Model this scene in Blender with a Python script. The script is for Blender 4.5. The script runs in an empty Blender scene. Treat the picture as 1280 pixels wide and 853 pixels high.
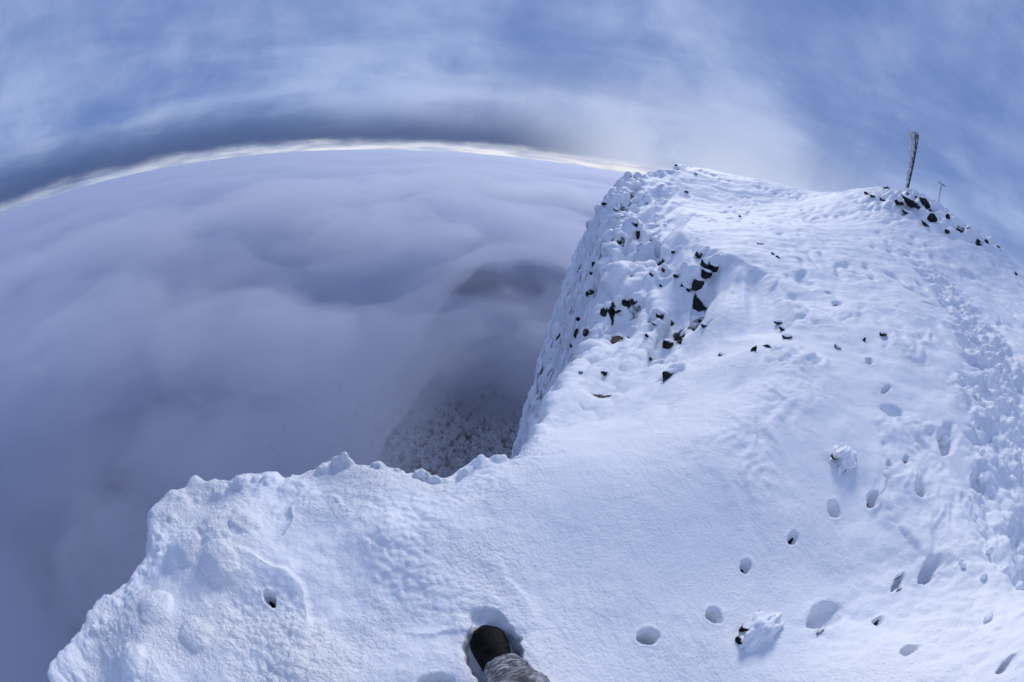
import bpy, math, random
import numpy as np
from mathutils import Matrix, Vector

rng = np.random.default_rng(7)
random.seed(7)
SC = bpy.context.scene
COL = SC.collection
EYE = 1.45

# ------------------------------------------------------------------ camera (15 mm diagonal fisheye, tilted down)
cam_d = bpy.data.cameras.new('camera')
cam = bpy.data.objects.new('camera', cam_d)
COL.objects.link(cam)
cam_d.type = 'PANO'
for holder in (cam_d, getattr(cam_d, 'cycles', None)):
    try:
        holder.panorama_type = 'FISHEYE_EQUISOLID'
        holder.fisheye_lens = 15.19
        holder.fisheye_fov = math.radians(230)
    except Exception:
        pass
cam_d.sensor_width = 36.0
cam_d.clip_start = 0.02
cam_d.clip_end = 120000
RT = (0.99297, 0.04908, 0.10770)      # camera right / up / forward in world axes
UP = (-0.11835, 0.41177, 0.90357)
FW = (0.0, 0.90996, -0.41469)
m = Matrix.Identity(4)
for i in range(3):
    m[i][0], m[i][1], m[i][2] = RT[i], UP[i], -FW[i]
m[2][3] = EYE
cam.matrix_world = m
SC.camera = cam

# ------------------------------------------------------------------ render / colour
SC.render.engine = 'CYCLES'
SC.cycles.use_denoising = True
SC.cycles.max_bounces = 10
SC.cycles.diffuse_bounces = 3
SC.cycles.volume_bounces = 7
SC.cycles.transparent_max_bounces = 8
SC.view_settings.view_transform = 'Standard'
SC.view_settings.look = 'None'
SC.view_settings.gamma = 1
SC.view_settings.exposure = 0.50

# ------------------------------------------------------------------ sun behind the cloud
SUN_AZ, SUN_EL = math.radians(18), math.radians(27)      # azimuth to the right of straight ahead
sd = Vector((math.sin(SUN_AZ) * math.cos(SUN_EL), math.cos(SUN_AZ) * math.cos(SUN_EL), math.sin(SUN_EL)))
sun_d = bpy.data.lights.new('sun', 'SUN')
sun_d.energy = 1.5
sun_d.angle = math.radians(18)
sun_d.color = (1.0, 0.965, 0.92)
sun = bpy.data.objects.new('sun', sun_d)
sun.rotation_euler = sd.to_track_quat('Z', 'Y').to_euler()
sun.location = (5, 10, 40)
COL.objects.link(sun)


# ------------------------------------------------------------------ node helpers
class NT:
    def __init__(s, tree):
        s.t = tree; s.n = tree.nodes; s.l = tree.links

    def new(s, typ, **kw):
        nd = s.n.new(typ)
        for k, v in kw.items():
            setattr(nd, k, v)
        return nd

    def put(s, sock, v):
        if hasattr(v, 'is_output') or isinstance(v, bpy.types.NodeSocket):
            s.l.new(v, sock)
        elif isinstance(v, (tuple, list)) and len(v) == 3 and sock.type == 'RGBA':
            sock.default_value = (*v, 1)
        else:
            sock.default_value = v

    def math(s, op, a, b=0.0, c=0.0, clamp=False):
        nd = s.new('ShaderNodeMath', operation=op, use_clamp=clamp)
        for i, v in enumerate((a, b, c)):
            s.put(nd.inputs[i], v)
        return nd.outputs[0]

    def vmath(s, op, a, b=(0, 0, 0)):
        nd = s.new('ShaderNodeVectorMath', operation=op)
        s.put(nd.inputs[0], a); s.put(nd.inputs[1], b)
        return nd.outputs[0]

    def ramp(s, v, lo, hi, a=0.0, b=1.0):
        nd = s.new('ShaderNodeMapRange', interpolation_type='SMOOTHSTEP')
        s.put(nd.inputs[0], v)
        for i, q in enumerate((lo, hi, a, b)):
            s.put(nd.inputs[i + 1], q)
        return nd.outputs[0]

    def noise(s, vec, scale, detail=4.0, rough=0.55, dist=0.0, lac=2.0):
        nd = s.new('ShaderNodeTexNoise')
        s.put(nd.inputs['Vector'], vec)
        nd.inputs['Scale'].default_value = scale
        nd.inputs['Detail'].default_value = detail
        nd.inputs['Roughness'].default_value = rough
        nd.inputs['Distortion'].default_value = dist
        nd.inputs['Lacunarity'].default_value = lac
        return nd.outputs['Fac']

    def mix(s, f, a, b):
        nd = s.new('ShaderNodeMix', data_type='RGBA')
        s.put(nd.inputs[0], f); s.put(nd.inputs[6], a); s.put(nd.inputs[7], b)
        return nd.outputs[2]

    def sep(s, v):
        nd = s.new('ShaderNodeSeparateXYZ'); s.put(nd.inputs[0], v)
        return nd.outputs

    def comb(s, x, y, z):
        nd = s.new('ShaderNodeCombineXYZ')
        for i, v in enumerate((x, y, z)):
            s.put(nd.inputs[i], v)
        return nd.outputs[0]


# ------------------------------------------------------------------ sky: layered winter cloud over a clear sky
world = bpy.data.worlds.new('World')
SC.world = world
world.use_nodes = True
W = NT(world.node_tree)
W.n.clear()
sky = W.new('ShaderNodeTexSky', sky_type='NISHITA', sun_disc=False)
sky.sun_elevation = SUN_EL
sky.sun_rotation = SUN_AZ
sky.altitude = 1500
bg_clear = W.new('ShaderNodeBackground')
W.l.new(sky.outputs[0], bg_clear.inputs[0])
bg_clear.inputs[1].default_value = 0.05
tc = W.new('ShaderNodeTexCoord').outputs['Generated']
sx, sy, sz = W.sep(tc)
zc = W.math('MAXIMUM', sz, 0.0)
den = W.math('ADD', zc, 0.10)
deck = W.comb(W.math('DIVIDE', sx, den), W.math('DIVIDE', sy, den), 0.0)   # the cloud deck overhead, seen in perspective
n_big = W.noise(deck, 0.30, 4, 0.50, 0.3)
n_mid = W.noise(W.vmath('ADD', deck, (7.3, 1.2, 2.0)), 0.8, 5, 0.52, 0.3)
n_dir = W.noise(tc, 2.7, 8, 0.58, 0.25)
cloud = W.math('ADD', W.math('MULTIPLY', n_big, 0.3), W.math('ADD', W.math('MULTIPLY', n_mid, 0.25), W.math('MULTIPLY', n_dir, 0.65)))
layers = W.noise(W.vmath('MULTIPLY', tc, (1.6, 1.6, 8)), 1.4, 4, 0.5, 0.5)
low = W.ramp(sz, .50, .12)
cloud = W.math('ADD', cloud, W.math('MULTIPLY', W.math('SUBTRACT', layers, .5), W.math('MULTIPLY', low, .55)))
lum = W.ramp(cloud, 0.43, 0.79)
colr = W.mix(lum, (0.118, 0.195, 0.435), (0.33, 0.415, 0.655))
# pale veil low over the ridge, around the sun's bearing
glow_dir = Vector((math.sin(math.radians(17)), math.cos(math.radians(17)), 0.05)).normalized()
dotg = W.new('ShaderNodeVectorMath', operation='DOT_PRODUCT')
W.put(dotg.inputs[0], tc); W.put(dotg.inputs[1], tuple(glow_dir))
gl = W.ramp(dotg.outputs['Value'], 0.78, 0.99)
gl = W.math('MULTIPLY', gl, W.ramp(sz, 0.30, 0.03))
gl = W.math('MULTIPLY', gl, W.ramp(n_dir, 0.25, 0.62, 0.45, 1.0))
colr = W.mix(gl, colr, (0.44, 0.50, 0.68))
# slate-dark stratus bank lying above the horizon, thinning out towards the ridge
zw = W.math('ADD', sz, W.math('MULTIPLY', W.math('SUBTRACT', W.noise(tc, 3.2, 4, 0.55), 0.5), 0.045))
band = W.math('MULTIPLY', W.ramp(zw, 0.000, 0.028), W.ramp(zw, 0.145, 0.030))
band = W.math('MULTIPLY', band, W.ramp(sx, 0.26, -0.10, 0.0, 0.97))
colr = W.mix(band, colr, (0.045, 0.080, 0.215))
# bright open slit on the horizon
zs = W.math('ADD', sz, W.math('MULTIPLY', W.math('SUBTRACT', W.noise(W.vmath('MULTIPLY', tc, (1, 1, 2.5)), 8, 5, 0.58), 0.5), 0.040))
slit = W.math('MULTIPLY', W.ramp(zs, 0.032, 0.002), W.ramp(sx, -0.95, -0.45, 0.35, 1.0))
str_ = W.noise(W.vmath('MULTIPLY', tc, (5, 5, 95)), 1.0, 5, 0.6)
slit = W.math('MULTIPLY', slit, W.ramp(str_, .30, .52, .25, 1.0))
slit_c = W.mix(W.ramp(W.noise(W.vmath('MULTIPLY', tc, (7, 7, 70)), 1.0, 5, 0.6), .36, .60), (0.34, 0.40, 0.56), (0.68, 0.71, 0.78))
colr = W.mix(slit, colr, slit_c)
colr = W.mix(W.ramp(sz, -0.006, -0.03), colr, (0.17, 0.21, 0.34))
bg_cloud = W.new('ShaderNodeBackground')
W.l.new(colr, bg_cloud.inputs[0])
bg_cloud.inputs[1].default_value = 0.86
mixw = W.new('ShaderNodeMixShader')
mixw.inputs[0].default_value = 0.94
W.l.new(bg_clear.outputs[0], mixw.inputs[1]); W.l.new(bg_cloud.outputs[0], mixw.inputs[2])
outw = W.new('ShaderNodeOutputWorld')
W.l.new(mixw.outputs[0], outw.inputs[0])


# ------------------------------------------------------------------ numpy noise
_P = np.random.default_rng(11).permutation(256)
_P = np.concatenate([_P, _P, _P])
_G3 = np.random.default_rng(5).normal(size=(256, 3)); _G3 /= np.linalg.norm(_G3, axis=1)[:, None]
_G3 = _G3.astype(np.float32)


def perlin(x, y, z=None):
    x = np.asarray(x, np.float32); y = np.asarray(y, np.float32)
    z = np.zeros_like(x) if z is None else np.asarray(z, np.float32)
    xi, yi, zi = np.floor(x).astype(np.int32), np.floor(y).astype(np.int32), np.floor(z).astype(np.int32)
    xf, yf, zf = x - xi, y - yi, z - zi
    fade = lambda t: t * t * t * (t * (t * 6 - 15) + 10)
    u, v, w = fade(xf), fade(yf), fade(zf)
    xi &= 255; yi &= 255; zi &= 255
    out = 0
    for dx in (0, 1):
        wx = u if dx else 1 - u
        a = _P[xi + dx]
        for dy in (0, 1):
            wy = v if dy else 1 - v
            b = _P[a + yi + dy]
            for dz in (0, 1):
                g = _G3[_P[b + zi + dz]]
                wz = w if dz else 1 - w
                out = out + wx * wy * wz * (g[..., 0] * (xf - dx) + g[..., 1] * (yf - dy) + g[..., 2] * (zf - dz))
    return out * 1.5


def fbm(x, y, z=None, octs=4, gain=0.5):
    s, a, f, t = 0, 1.0, 1.0, 0
    for k in range(octs):
        s = s + a * perlin(x * f + 17.3 * k, y * f - 9.1 * k, None if z is None else z * f + 5.7 * k)
        t += a; a *= gain; f *= 2.03
    return s / t


_H = np.random.default_rng(3).random((256, 3)).astype(np.float32)


def worley(x, y, z):
    x = np.asarray(x, np.float32); y = np.asarray(y, np.float32); z = np.asarray(z, np.float32)
    xi, yi, zi = np.floor(x).astype(np.int32), np.floor(y).astype(np.int32), np.floor(z).astype(np.int32)
    best = np.full(x.shape, 9.0, np.float32)
    for dx in (-1, 0, 1):
        for dy in (-1, 0, 1):
            for dz in (-1, 0, 1):
                cx, cy, cz = xi + dx, yi + dy, zi + dz
                h = _H[_P[_P[_P[cx & 255] + (cy & 255)] + (cz & 255)]]
                d = (cx + h[..., 0] - x) ** 2 + (cy + h[..., 1] - y) ** 2 + (cz + h[..., 2] - z) ** 2
                np.minimum(best, d, out=best)
    return np.sqrt(best)


def knob(wl, w=.95):
    """rounded rime knobs with deep creases between them"""
    return np.sqrt(np.maximum(0, 1 - (wl / w) ** 2)) * 2.1 - 1.6


def sstep(a, b, x):
    t = np.clip((x - a) / (b - a), 0, 1)
    return t * t * (3 - 2 * t)


# ------------------------------------------------------------------ the summit as a height function in plan
def polar(az, r):
    a = np.radians(az)
    return np.array([r * np.sin(a), r * np.cos(a)])


EDGE_NEAR = [(-155, 2.2), (-140, 1.62), (-125, 1.58), (-112, 1.62), (-101.8, 1.665), (-92.2, 1.658), (-81.1, 1.698), (-68.6, 1.692), (-65.0, 1.811),
             (-62.4, 1.89), (-58.1, 1.955), (-53.6, 1.996), (-45.7, 1.911), (-40.2, 1.825), (-39.1, 1.76),
             (-33.7, 1.782), (-28.4, 1.824), (-19.9, 1.767), (-12.8, 1.747), (-9.3, 1.719), (-3.1, 1.839), (3.7, 1.85)]
EDGE_FAR = [(5.3, 2.8, -0.55), (8.2, 4.0, -0.80), (11.0, 6.0, -1.10), (12.4, 9.0, -1.15), (12.2, 13.0, -0.65),
            (11.7, 18.0, 0.17), (13.4, 24.0, 1.36), (17.0, 28.0, 2.13), (21.1, 33.0, 2.86)]
EDGE = np.array([polar(175, 9.0), polar(-172, 4.0)] + [polar(*p) for p in EDGE_NEAR] + [polar(p[0], p[1]) for p in EDGE_FAR] + [polar(26, 60)])
CORN = np.array([polar(*p) for p in [(4, 1.6), (13, 1.8), (24.4, 2.3), (32, 3.0), (36.7, 4.2), (39.3, 6.2), (36.7, 7.5), (33.2, 9),
                                      (26.2, 10), (20.4, 12.5), (22, 18), (20, 25), (21, 33), (26, 60)]])


_memo = {}


def sdist(x, y, line):
    key = (id(x), id(y), id(line))
    if np.size(x) > 200000 and key in _memo:
        return _memo[key]
    out = _sdist(x, y, line)
    if np.size(x) > 200000:
        _memo[key] = out
    return out


def _sdist(x, y, line):
    """distance to a plan polyline, positive on its left-hand side"""
    best = np.full(np.shape(x), 1e9); sign = np.ones(np.shape(x))
    for (ax, ay), (bx, by) in zip(line[:-1], line[1:]):
        ux, uy = bx - ax, by - ay
        L2 = ux * ux + uy * uy
        t = np.clip(((x - ax) * ux + (y - ay) * uy) / L2, 0, 1)
        dx, dy = x - ax - t * ux, y - ay - t * uy
        d = dx * dx + dy * dy
        cr = ux * (y - ay) - uy * (x - ax)
        upd = d < best - 1e-9
        best = np.where(upd, d, best); sign = np.where(upd, np.where(cr > 0, 1.0, -1.0), sign)
    return np.sqrt(best) * sign


def drop(x, y):
    r = np.hypot(x, y)
    w = np.clip(np.interp(r, [1.8, 2.8, 13, 20], [.035, .009, .009, .035]) * r, 0.025, 0.6)
    rho = sdist(x, y, EDGE) - np.interp(r, [1.8, 2.6, 13, 20], [2.2, 1.8, 1.8, 2.6]) * w
    S = np.interp(r, [1.9, 2.6, 14, 22], [10, 12, 12, 10])
    q = np.clip(rho / w, -30, 30)
    sp = np.where(rho / w > 29, rho / w, np.log1p(np.exp(q)))
    rho = rho + sstep(2.0, 3.2, r) * (.10 * perlin(x * 1.9, y * 1.9) + .05 * perlin(x * 5 + 3, y * 5))
    q = np.clip(rho / w, -30, 30)
    sp = np.where(rho / w > 29, rho / w, np.log1p(np.exp(q)))
    # the snow breaks over a cornice line into the face
    dc = sdist(x, y, CORN)
    u = np.clip(dc, 0, 1.6)
    br = 0.75 * (u - u * u / 3.2) * sstep(4.0, 6.5, r) * sstep(24, 14, r)
    return S * w * sp + br


CTRL = [(az, r, -0.13) for az, r in EDGE_NEAR[1:]] + EDGE_FAR + [
    (30.8, 33, 3.34), (38.5, 31, 3.63), (44.9, 27, 4.74), (49.7, 26, 5.0), (58.1, 24, 4.47), (69.1, 22, 3.35), (80, 20, 2.5), (95, 18, 1.6),
    (22, 18, .49), (20.4, 12.5, .10), (26.2, 10, .16), (33.2, 9, .20), (36.7, 7.5, .13), (39.3, 6.2, .10), (36.7, 4.2, .04), (32, 3, .01),
    (24.4, 2.3, 0), (13, 1.8, .02), (18.9, 6, -1.2), (22.5, 8.5, -.88), (15.9, 11.5, -.89), (12.9, 16, -.44), (16.5, 21, .45), (13.1, 8, -1.41),
    (11.6, 4.3, -.89), (9.5, 2.7, -.47), (20, 3.2, -.48), (24.8, 5, -.71), (28.4, 7, -.53), (31.1, 7.6, -.29),
    (30.7, 15, .85), (36.4, 13, .85), (42.9, 15, 1.33), (41.1, 21, 2.21), (53.5, 14, 1.56), (50.1, 7, .46), (61.2, 8.5, .96), (65.8, 16, 2.17),
    (35.4, 27, 2.54), (27.8, 27, 2.0), (71.2, 12, 1.31), (74.6, 7, .63), (80.2, 4.8, .31), (87.6, 3.8, .15), (102.7, 3.2, .03), (60.1, 2.95, .09),
    (54.3, 4.2, .18), (65.4, 5.2, .40), (72.8, 2, .05),
    # beyond the crest the far side falls away
    (31, 45, 0), (39, 42, -.5), (46, 38, .5), (52, 36, .8), (60, 34, 0), (70, 32, -1), (82, 30, -1.5), (95, 28, -2),
    # behind the camera
    (110, 10, .4), (140, 10, 0), (170, 9, -.4), (-172, 3, -.1), (130, 25, -3), (170, 25, -4),
    (120, 3, 0), (150, 2, 0), (180, 2, 0), (-150, 1.5, -.02),
    # left mound of the ledge
    (-55, 1.45, .05), (-80, 1.3, .0), (-95, 1.2, -.02), (-30, 1.3, .02), (-60, 1.05, -.03), (-10, 1.3, 0), (3, 1.2, 0), (15, 1.1, 0),
] + [(a, .3, 0) for a in range(-180, 180, 30)] + [(a, .75, 0) for a in range(-180, 180, 30)]
_c = np.array(CTRL, float)
_cx = np.stack([np.radians(_c[:, 0]), np.log(_c[:, 1])], 1)
_xy = np.array([polar(a, r) for a, r, z in CTRL])
_cz = _c[:, 2] + drop(_xy[:, 0], _xy[:, 1])
_cx = np.concatenate([_cx, _cx + [2 * np.pi, 0], _cx - [2 * np.pi, 0]])
_cz = np.concatenate([_cz] * 3)


def _phi(d2):
    return 0.5 * d2 * np.log(d2 + 1e-9)


_n = len(_cx)
_A = np.zeros((_n + 3, _n + 3))
_A[:_n, :_n] = _phi(((_cx[:, None] - _cx[None]) ** 2).sum(-1)) + np.eye(_n) * 2e-4
_A[:_n, _n] = 1; _A[:_n, _n + 1:] = _cx
_A[_n:, :_n] = _A[:_n, _n:].T
_wt = np.linalg.solve(_A, np.concatenate([_cz, [0, 0, 0]]))


_TA = np.linspace(-math.pi * 1.01, math.pi * 1.01, 607)
_TL = np.linspace(math.log(.19), math.log(45), 241)
_ga, _gl = np.meshgrid(_TA, _TL, indexing='ij')
_TZ = _wt[_n] + _wt[_n + 1] * _ga + _wt[_n + 2] * _gl
for _k in range(_n):
    _TZ += _wt[_k] * _phi((_ga - _cx[_k, 0]) ** 2 + (_gl - _cx[_k, 1]) ** 2)


def zin(x, y):
    r = np.maximum(np.hypot(x, y), .2)
    u = (np.arctan2(x, y) - _TA[0]) / (_TA[1] - _TA[0]); v = (np.log(np.minimum(r, 43.9)) - _TL[0]) / (_TL[1] - _TL[0])
    i = np.floor(u).astype(int); j = np.floor(v).astype(int)
    u = u - i; v = v - j

    def cubic(t):        # Catmull-Rom weights
        return (-.5 * t + t * t - .5 * t ** 3, 1 - 2.5 * t * t + 1.5 * t ** 3, .5 * t + 2 * t * t - 1.5 * t ** 3, -.5 * t * t + .5 * t ** 3)
    wu, wv = cubic(u), cubic(v)
    z = 0
    for a in range(4):
        ia = np.clip(i + a - 1, 0, len(_TA) - 1)
        for b in range(4):
            z = z + wu[a] * wv[b] * _TZ[ia, np.clip(j + b - 1, 0, len(_TL) - 1)]
    z = np.clip(z, -4, 6.0)
    return z - np.maximum(r - 34, 0) ** 1.15 * 1.1


def base_height(x, y):
    return zin(x, y) - drop(x, y)


DRIFTS = [(-8, .95, .8, -.6, .30, .012), (-62, 1.0, .3, .9, .34, .018), (70, 3.0, -.8, .4, .5, .025), (-35, 1.25, -.7, .7, .25, .025),
          (85, 2.3, .4, -.9, .45, .03)]
# prints and holes: (x, y, half width, half length, heading in degrees, depth, softness)
PRINTS = []


def add_print(az, r, w, l, rot, dep, soft=0.35):
    x, y = polar(az, r)
    PRINTS.append((x, y, w, l, math.radians(rot), dep, soft))


for _p in [(41.9, .949, .046, .034, 35, .055), (50.7, 1.211, .036, .038, 20, .06), (49.3, 1.556, .028, .045, 0, .05), (53.2, 1.94, .030, .047, 0, .055),
           (56.2, 2.377, .052, .062, 20, .07), (60.9, 2.693, .048, .075, 10, .10), (66.8, 3.121, .09, .17, 0, .04), (66.9, 3.1, .04, .075, 0, .09),
           (60.1, 3.098, .026, .055, 0, .04), (62.2, 3.354, .028, .08, 0, .05), (-51.4, 1.009, .021, .036, 0, .06), (50.7, 5.129, .05, .13, 0, .09),
           (43.6, 7.551, .10, .2, 0, .10), (42.1, 8.248, .06, .15, 0, .08), (75.8, 2.426, .05, .13, 0, .08), (67.7, 1.668, .075, .145, -12, .085),
           (75.4, 1.822, .03, .045, 0, .05), (73.1, 2.207, .022, .10, 8, .05), (98.3, 1.576, .025, .06, 0, .06), (83.7, 1.61, .035, .05, 0, .05),
           (66.2, 4.096, .10, .34, 8, .13), (57.0, 4.069, .15, .12, 35, .08), (54.6, 4.465, .025, .14, -12, .06), (-13.5, .468, .055, .03, 0, .04),
           (74.0, 3.783, .1, .16, 10, .09), (66.5, 7.6, .7, .22, 0, .13), (57.5, 9.2, .3, .22, 0, .09), (54, 10.4, .35, .2, 0, .09), (62, 9.0, .35, .2, 0, .09)]:
    add_print(_p[0], _p[1], _p[2], _p[3], -_p[0] + _p[4], _p[5], .36 if _p[5] < .09 else .30)
PRINTS.append((0.068, 0.618, 0.090, 0.200, math.radians(20.4), 0.060, .16))      # the hollow round the boot


# raised rime clumps on the snow: (az, r, radius, height)
CLUMPS = []
CLUMPS += [(-27.8, 1.80, .055, .060), (-26.3, 1.79, .04, .04), (-21.0, 1.76, .045, .045), (-17.5, 1.75, .04, .03), (-13.2, 1.73, .05, .060), (-6.0, 1.73, .045, .045),
           (-3.5, 1.80, .05, .04), (0, 1.82, .05, .035), (-30.5, 1.79, .045, .035), (-11.2, 1.70, .04, .03), (-41, 1.79, .05, .04), (-46, 1.85, .06, .035),
           (-50, 1.9, .06, .03), (-62, 1.5, .12, .035), (-75, 1.35, .11, .03), (-88, 1.25, .10, .035), (-57, 1.3, .10, .03), (-48, 1.45, .09, .03), (-72, 1.1, .08, .03)]
for _k in range(26):
    _a = -108 + 112 * random.random(); _r = float(np.interp(_a, [p[0] for p in EDGE_NEAR], [p[1] for p in EDGE_NEAR]))
    CLUMPS.append((_a, _r - .015 - .09 * random.random() ** 2, .02 + .025 * random.random(), .006 + .014 * random.random()))
CLUMPS = [(a, r - .045, q, h) for a, r, q, h in CLUMPS]
ROCK_FACE = [ (16.24, 12.17, 0.214, 0.285), (13.91, 13.73, 0.187, 0.187), (12.89, 15.51, 0.180, 0.150), (11.63, 16.84, 0.228, 0.130), (10.35, 17.63, 0.273, 0.136), (9.71, 17.18, 0.300, 0.200), (9.76, 15.43, 0.214, 0.275), (12.02, 10.79, 0.128, 0.171), (10.17, 13.79, 0.223, 0.362), (12.54, 8.03, 0.131, 0.213), (14.02, 8.23, 0.150, 0.117), (16.16, 8.65, 0.122, 0.139), (18.03, 9.79, 0.116, 0.116), (22.86, 9.07, 0.179, 0.215), (23.88, 9.12, 0.162, 0.198), (24.86, 9.42, 0.185, 0.148), (24.71, 9.63, 0.170, 0.188), (25.96, 9.54, 0.149, 0.149), (23.50, 10.39, 0.141, 0.141), (20.13, 11.48, 0.112, 0.112), (9.88, 12.14, 0.101, 0.329), (11.06, 7.38, 0.092, 0.185), (8.66, 14.84, 0.156, 0.219), (15.46, 7.05, 0.088, 0.088), (22.20, 6.72, 0.111, 0.125), (20.57, 5.92, 0.088, 0.138), (23.96, 4.24, 0.081, 0.117), (14.02, 4.60, 0.070, 0.070), (10.70, 4.55, 0.040, 0.040), (20.13, 7.40, 0.120, 0.135), (19.54, 9.57, 0.152, 0.133), (21.26, 9.34, 0.129, 0.110), (10.05, 14.53, 0.174, 0.203), (8.93, 14.97, 0.154, 0.185), (9.76, 13.82, 0.113, 0.142), (10.45, 14.74, 0.203, 0.145), (14.64, 13.57, 0.106, 0.264), (13.38, 12.57, 0.147, 0.123), (18.87, 6.39, 0.066, 0.066), (16.53, 7.36, 0.091, 0.061), (19.71, 7.11, 0.101, 0.058), (26.46, 6.81, 0.069, 0.055), (29.95, 5.00, 0.041, 0.051), (19.35, 10.27, 0.101, 0.121) ]
for _a, _r, _w, _h in ROCK_FACE:
    CLUMPS.append((_a + math.degrees(.25 * _w / _r), _r + 1.05 * max(_w, _h), 1.35 * max(_w, _h), .95 * max(_w, _h)))



def masks(x, y):
    r = np.hypot(x, y)
    ds = -sdist(x, y, EDGE)          # inside distance from the brink
    dc = sdist(x, y, CORN)           # positive on the cliff side of the cornice
    t = np.maximum(ds, 0) / (np.maximum(ds, 0) + np.maximum(dc, 0) + 1e-6)
    face = sstep(0.0, 0.05, dc / (r + .1)) * sstep(1.9, 3.4, r) * sstep(36, 30, r)
    face = np.maximum(face, sstep(0.2, -0.1, ds) * sstep(1.9, 3.0, r))
    return r, ds, dc, t, face


def shaped(x, y):
    """height with all forms down to about a hand's breadth"""
    z = base_height(x, y)
    r, ds, dc, t, face = masks(x, y)
    near = sstep(9, 3, r)
    # wind-shaped ribs running down the face
    q = (x * 0.87 - y * 0.49); p = (x * 0.49 + y * 0.87)
    rib = 1 - 2 * np.abs(perlin(q * 0.75 + 0.25 * perlin(x * .5, y * .5), p * 0.10 + 3.1))
    z = z + face * sstep(2.5, 7, r) * (rib - .5) * 0.26
    rib2 = 1 - 2 * np.abs(perlin(q * 2.1 + 4.7, p * 0.22 + 8.1))
    z = z + face * sstep(2.5, 6, r) * (rib2 - .5) * 0.13
    # soft undulation of the wind-packed top
    flat = 1 - face
    z = z + flat * np.clip(r * .02, .012, .12) * fbm(x * .9 + 3, y * .9 - 2, octs=3)
    # sastrugi over the middle of the ridge
    s1 = perlin(q * 3.2 + .5 * perlin(x * 1.5, y * 1.5), p * 1.1 + 2.0)
    patch = sstep(-.05, .35, perlin(x * .35 + 9, y * .35 + 4))
    z = z - flat * sstep(1.3, 2.6, r) * sstep(-.2, .6, x) * patch * np.clip(.009 * r, .012, .09) * sstep(.05, .45, s1)
    # low drift lips: a few centimetres of packed snow broken off along a curved edge
    for (a0, r0, hx, hy, rad, hgt) in DRIFTS:
        cx, cy = polar(a0, r0)
        dx, dy = x - cx, y - cy
        d = np.hypot(dx, dy) + .16 * perlin(x * 2.6 + r0, y * 2.6) + .04 * perlin(x * 8, y * 8)
        side = sstep(-.1, .75, (dx * hx + dy * hy) / np.maximum(np.hypot(dx, dy), 1e-6))
        z = z + hgt * side * sstep(rad + .012, rad - .03, d) * sstep(rad * .3, rad, d)
    return z


PRINT_BARE = []
DARK_TRACKS = (2, 3, 4, 5, 7, 9, 10, 11, 12, 16)


def apply_prints(x, y, z):
    z = z.copy()
    for n_, (px, py, w, l, rot, dep, soft) in enumerate(PRINTS):
        R = max(w, l) * 2.2
        k = np.nonzero((np.abs(x - px) < R) & (np.abs(y - py) < R))[0]
        if not len(k):
            continue
        dx, dy = x[k] - px, y[k] - py
        c, s = math.cos(rot), math.sin(rot)
        u, v = (dx * c + dy * s) / w, (-dx * s + dy * c) / l
        wob = 0.34 * perlin(x[k] * .6 / w + px * 9, y[k] * .6 / w) + .14 * perlin(x[k] * 1.9 / w, y[k] * 1.9 / w + py * 7)
        d = np.hypot(u, v) + wob
        z[k] -= (1.7 if w < .06 else 1.4) * dep * sstep(1 + soft * .4, 1 - soft * (1 + 1.3 * np.clip(v, 0, 1)), d) * np.clip(1 - .45 * v, .4, 1.5)
        z[k] += dep * .05 * np.exp(-((d - 1.35) / .22) ** 2)
        if n_ in DARK_TRACKS and len(x) > 200000:
            dd = np.hypot(u + .12, v - .12) + 1.2 * wob
            PRINT_BARE.append((k, .95 * sstep(.68, .34, dd)))
    for (az, rr, rad, hgt) in CLUMPS:
        cx, cy = polar(az, rr)
        k = np.nonzero((np.abs(x - cx) < 2 * rad) & (np.abs(y - cy) < 2 * rad))[0]
        if not len(k):
            continue
        d = np.hypot(x[k] - cx, y[k] - cy) / rad + .25 * perlin(x[k] * 1.4 / rad, y[k] * 1.4 / rad)
        z[k] += hgt * np.sqrt(np.clip(1 - d, 0, 1)) * sstep(1.0, .8, d)
    return z


def height_at(x, y):
    xx = np.array([x], float); yy = np.array([y], float)
    return float(shaped(xx, yy)[0])


# ------------------------------------------------------------------ mesh helpers
def mesh_np(name, verts, quads=None, tris=None, mat=None, parent=None, smooth=True, link=True):
    me = bpy.data.meshes.new(name)
    verts = np.ascontiguousarray(verts, np.float32)
    nq = 0 if quads is None else len(quads); nt = 0 if tris is None else len(tris)
    me.vertices.add(len(verts)); me.vertices.foreach_set('co', verts.ravel())
    idx = np.concatenate([np.asarray(a, np.int32).ravel() for a in (quads, tris) if a is not None and len(a)])
    me.loops.add(len(idx)); me.loops.foreach_set('vertex_index', idx)
    me.polygons.add(nq + nt)
    st = np.concatenate([np.arange(nq) * 4, nq * 4 + np.arange(nt) * 3]).astype(np.int32)
    me.polygons.foreach_set('loop_start', st)
    me.update(calc_edges=True); me.validate()
    if smooth:
        me.polygons.foreach_set('use_smooth', np.ones(len(me.polygons), bool))
    if mat:
        me.materials.append(mat)
    if not link:
        return me
    o = bpy.data.objects.new(name, me)
    COL.objects.link(o)
    if parent:
        o.parent = parent
    return o


def link_obj(name, me, parent=None, loc=None):
    o = bpy.data.objects.new(name, me); COL.objects.link(o)
    if parent: o.parent = parent
    if loc is not None: o.location = loc
    return o


def empty(name, loc, rz=0.0):
    o = bpy.data.objects.new(name, None); COL.objects.link(o)
    o.location = loc; o.rotation_euler = (0, 0, rz); o.empty_display_size = .2
    return o


def tag(o, label, cat, group=None):
    o['label'] = label; o['category'] = cat
    if group: o['group'] = group
    return o


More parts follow.
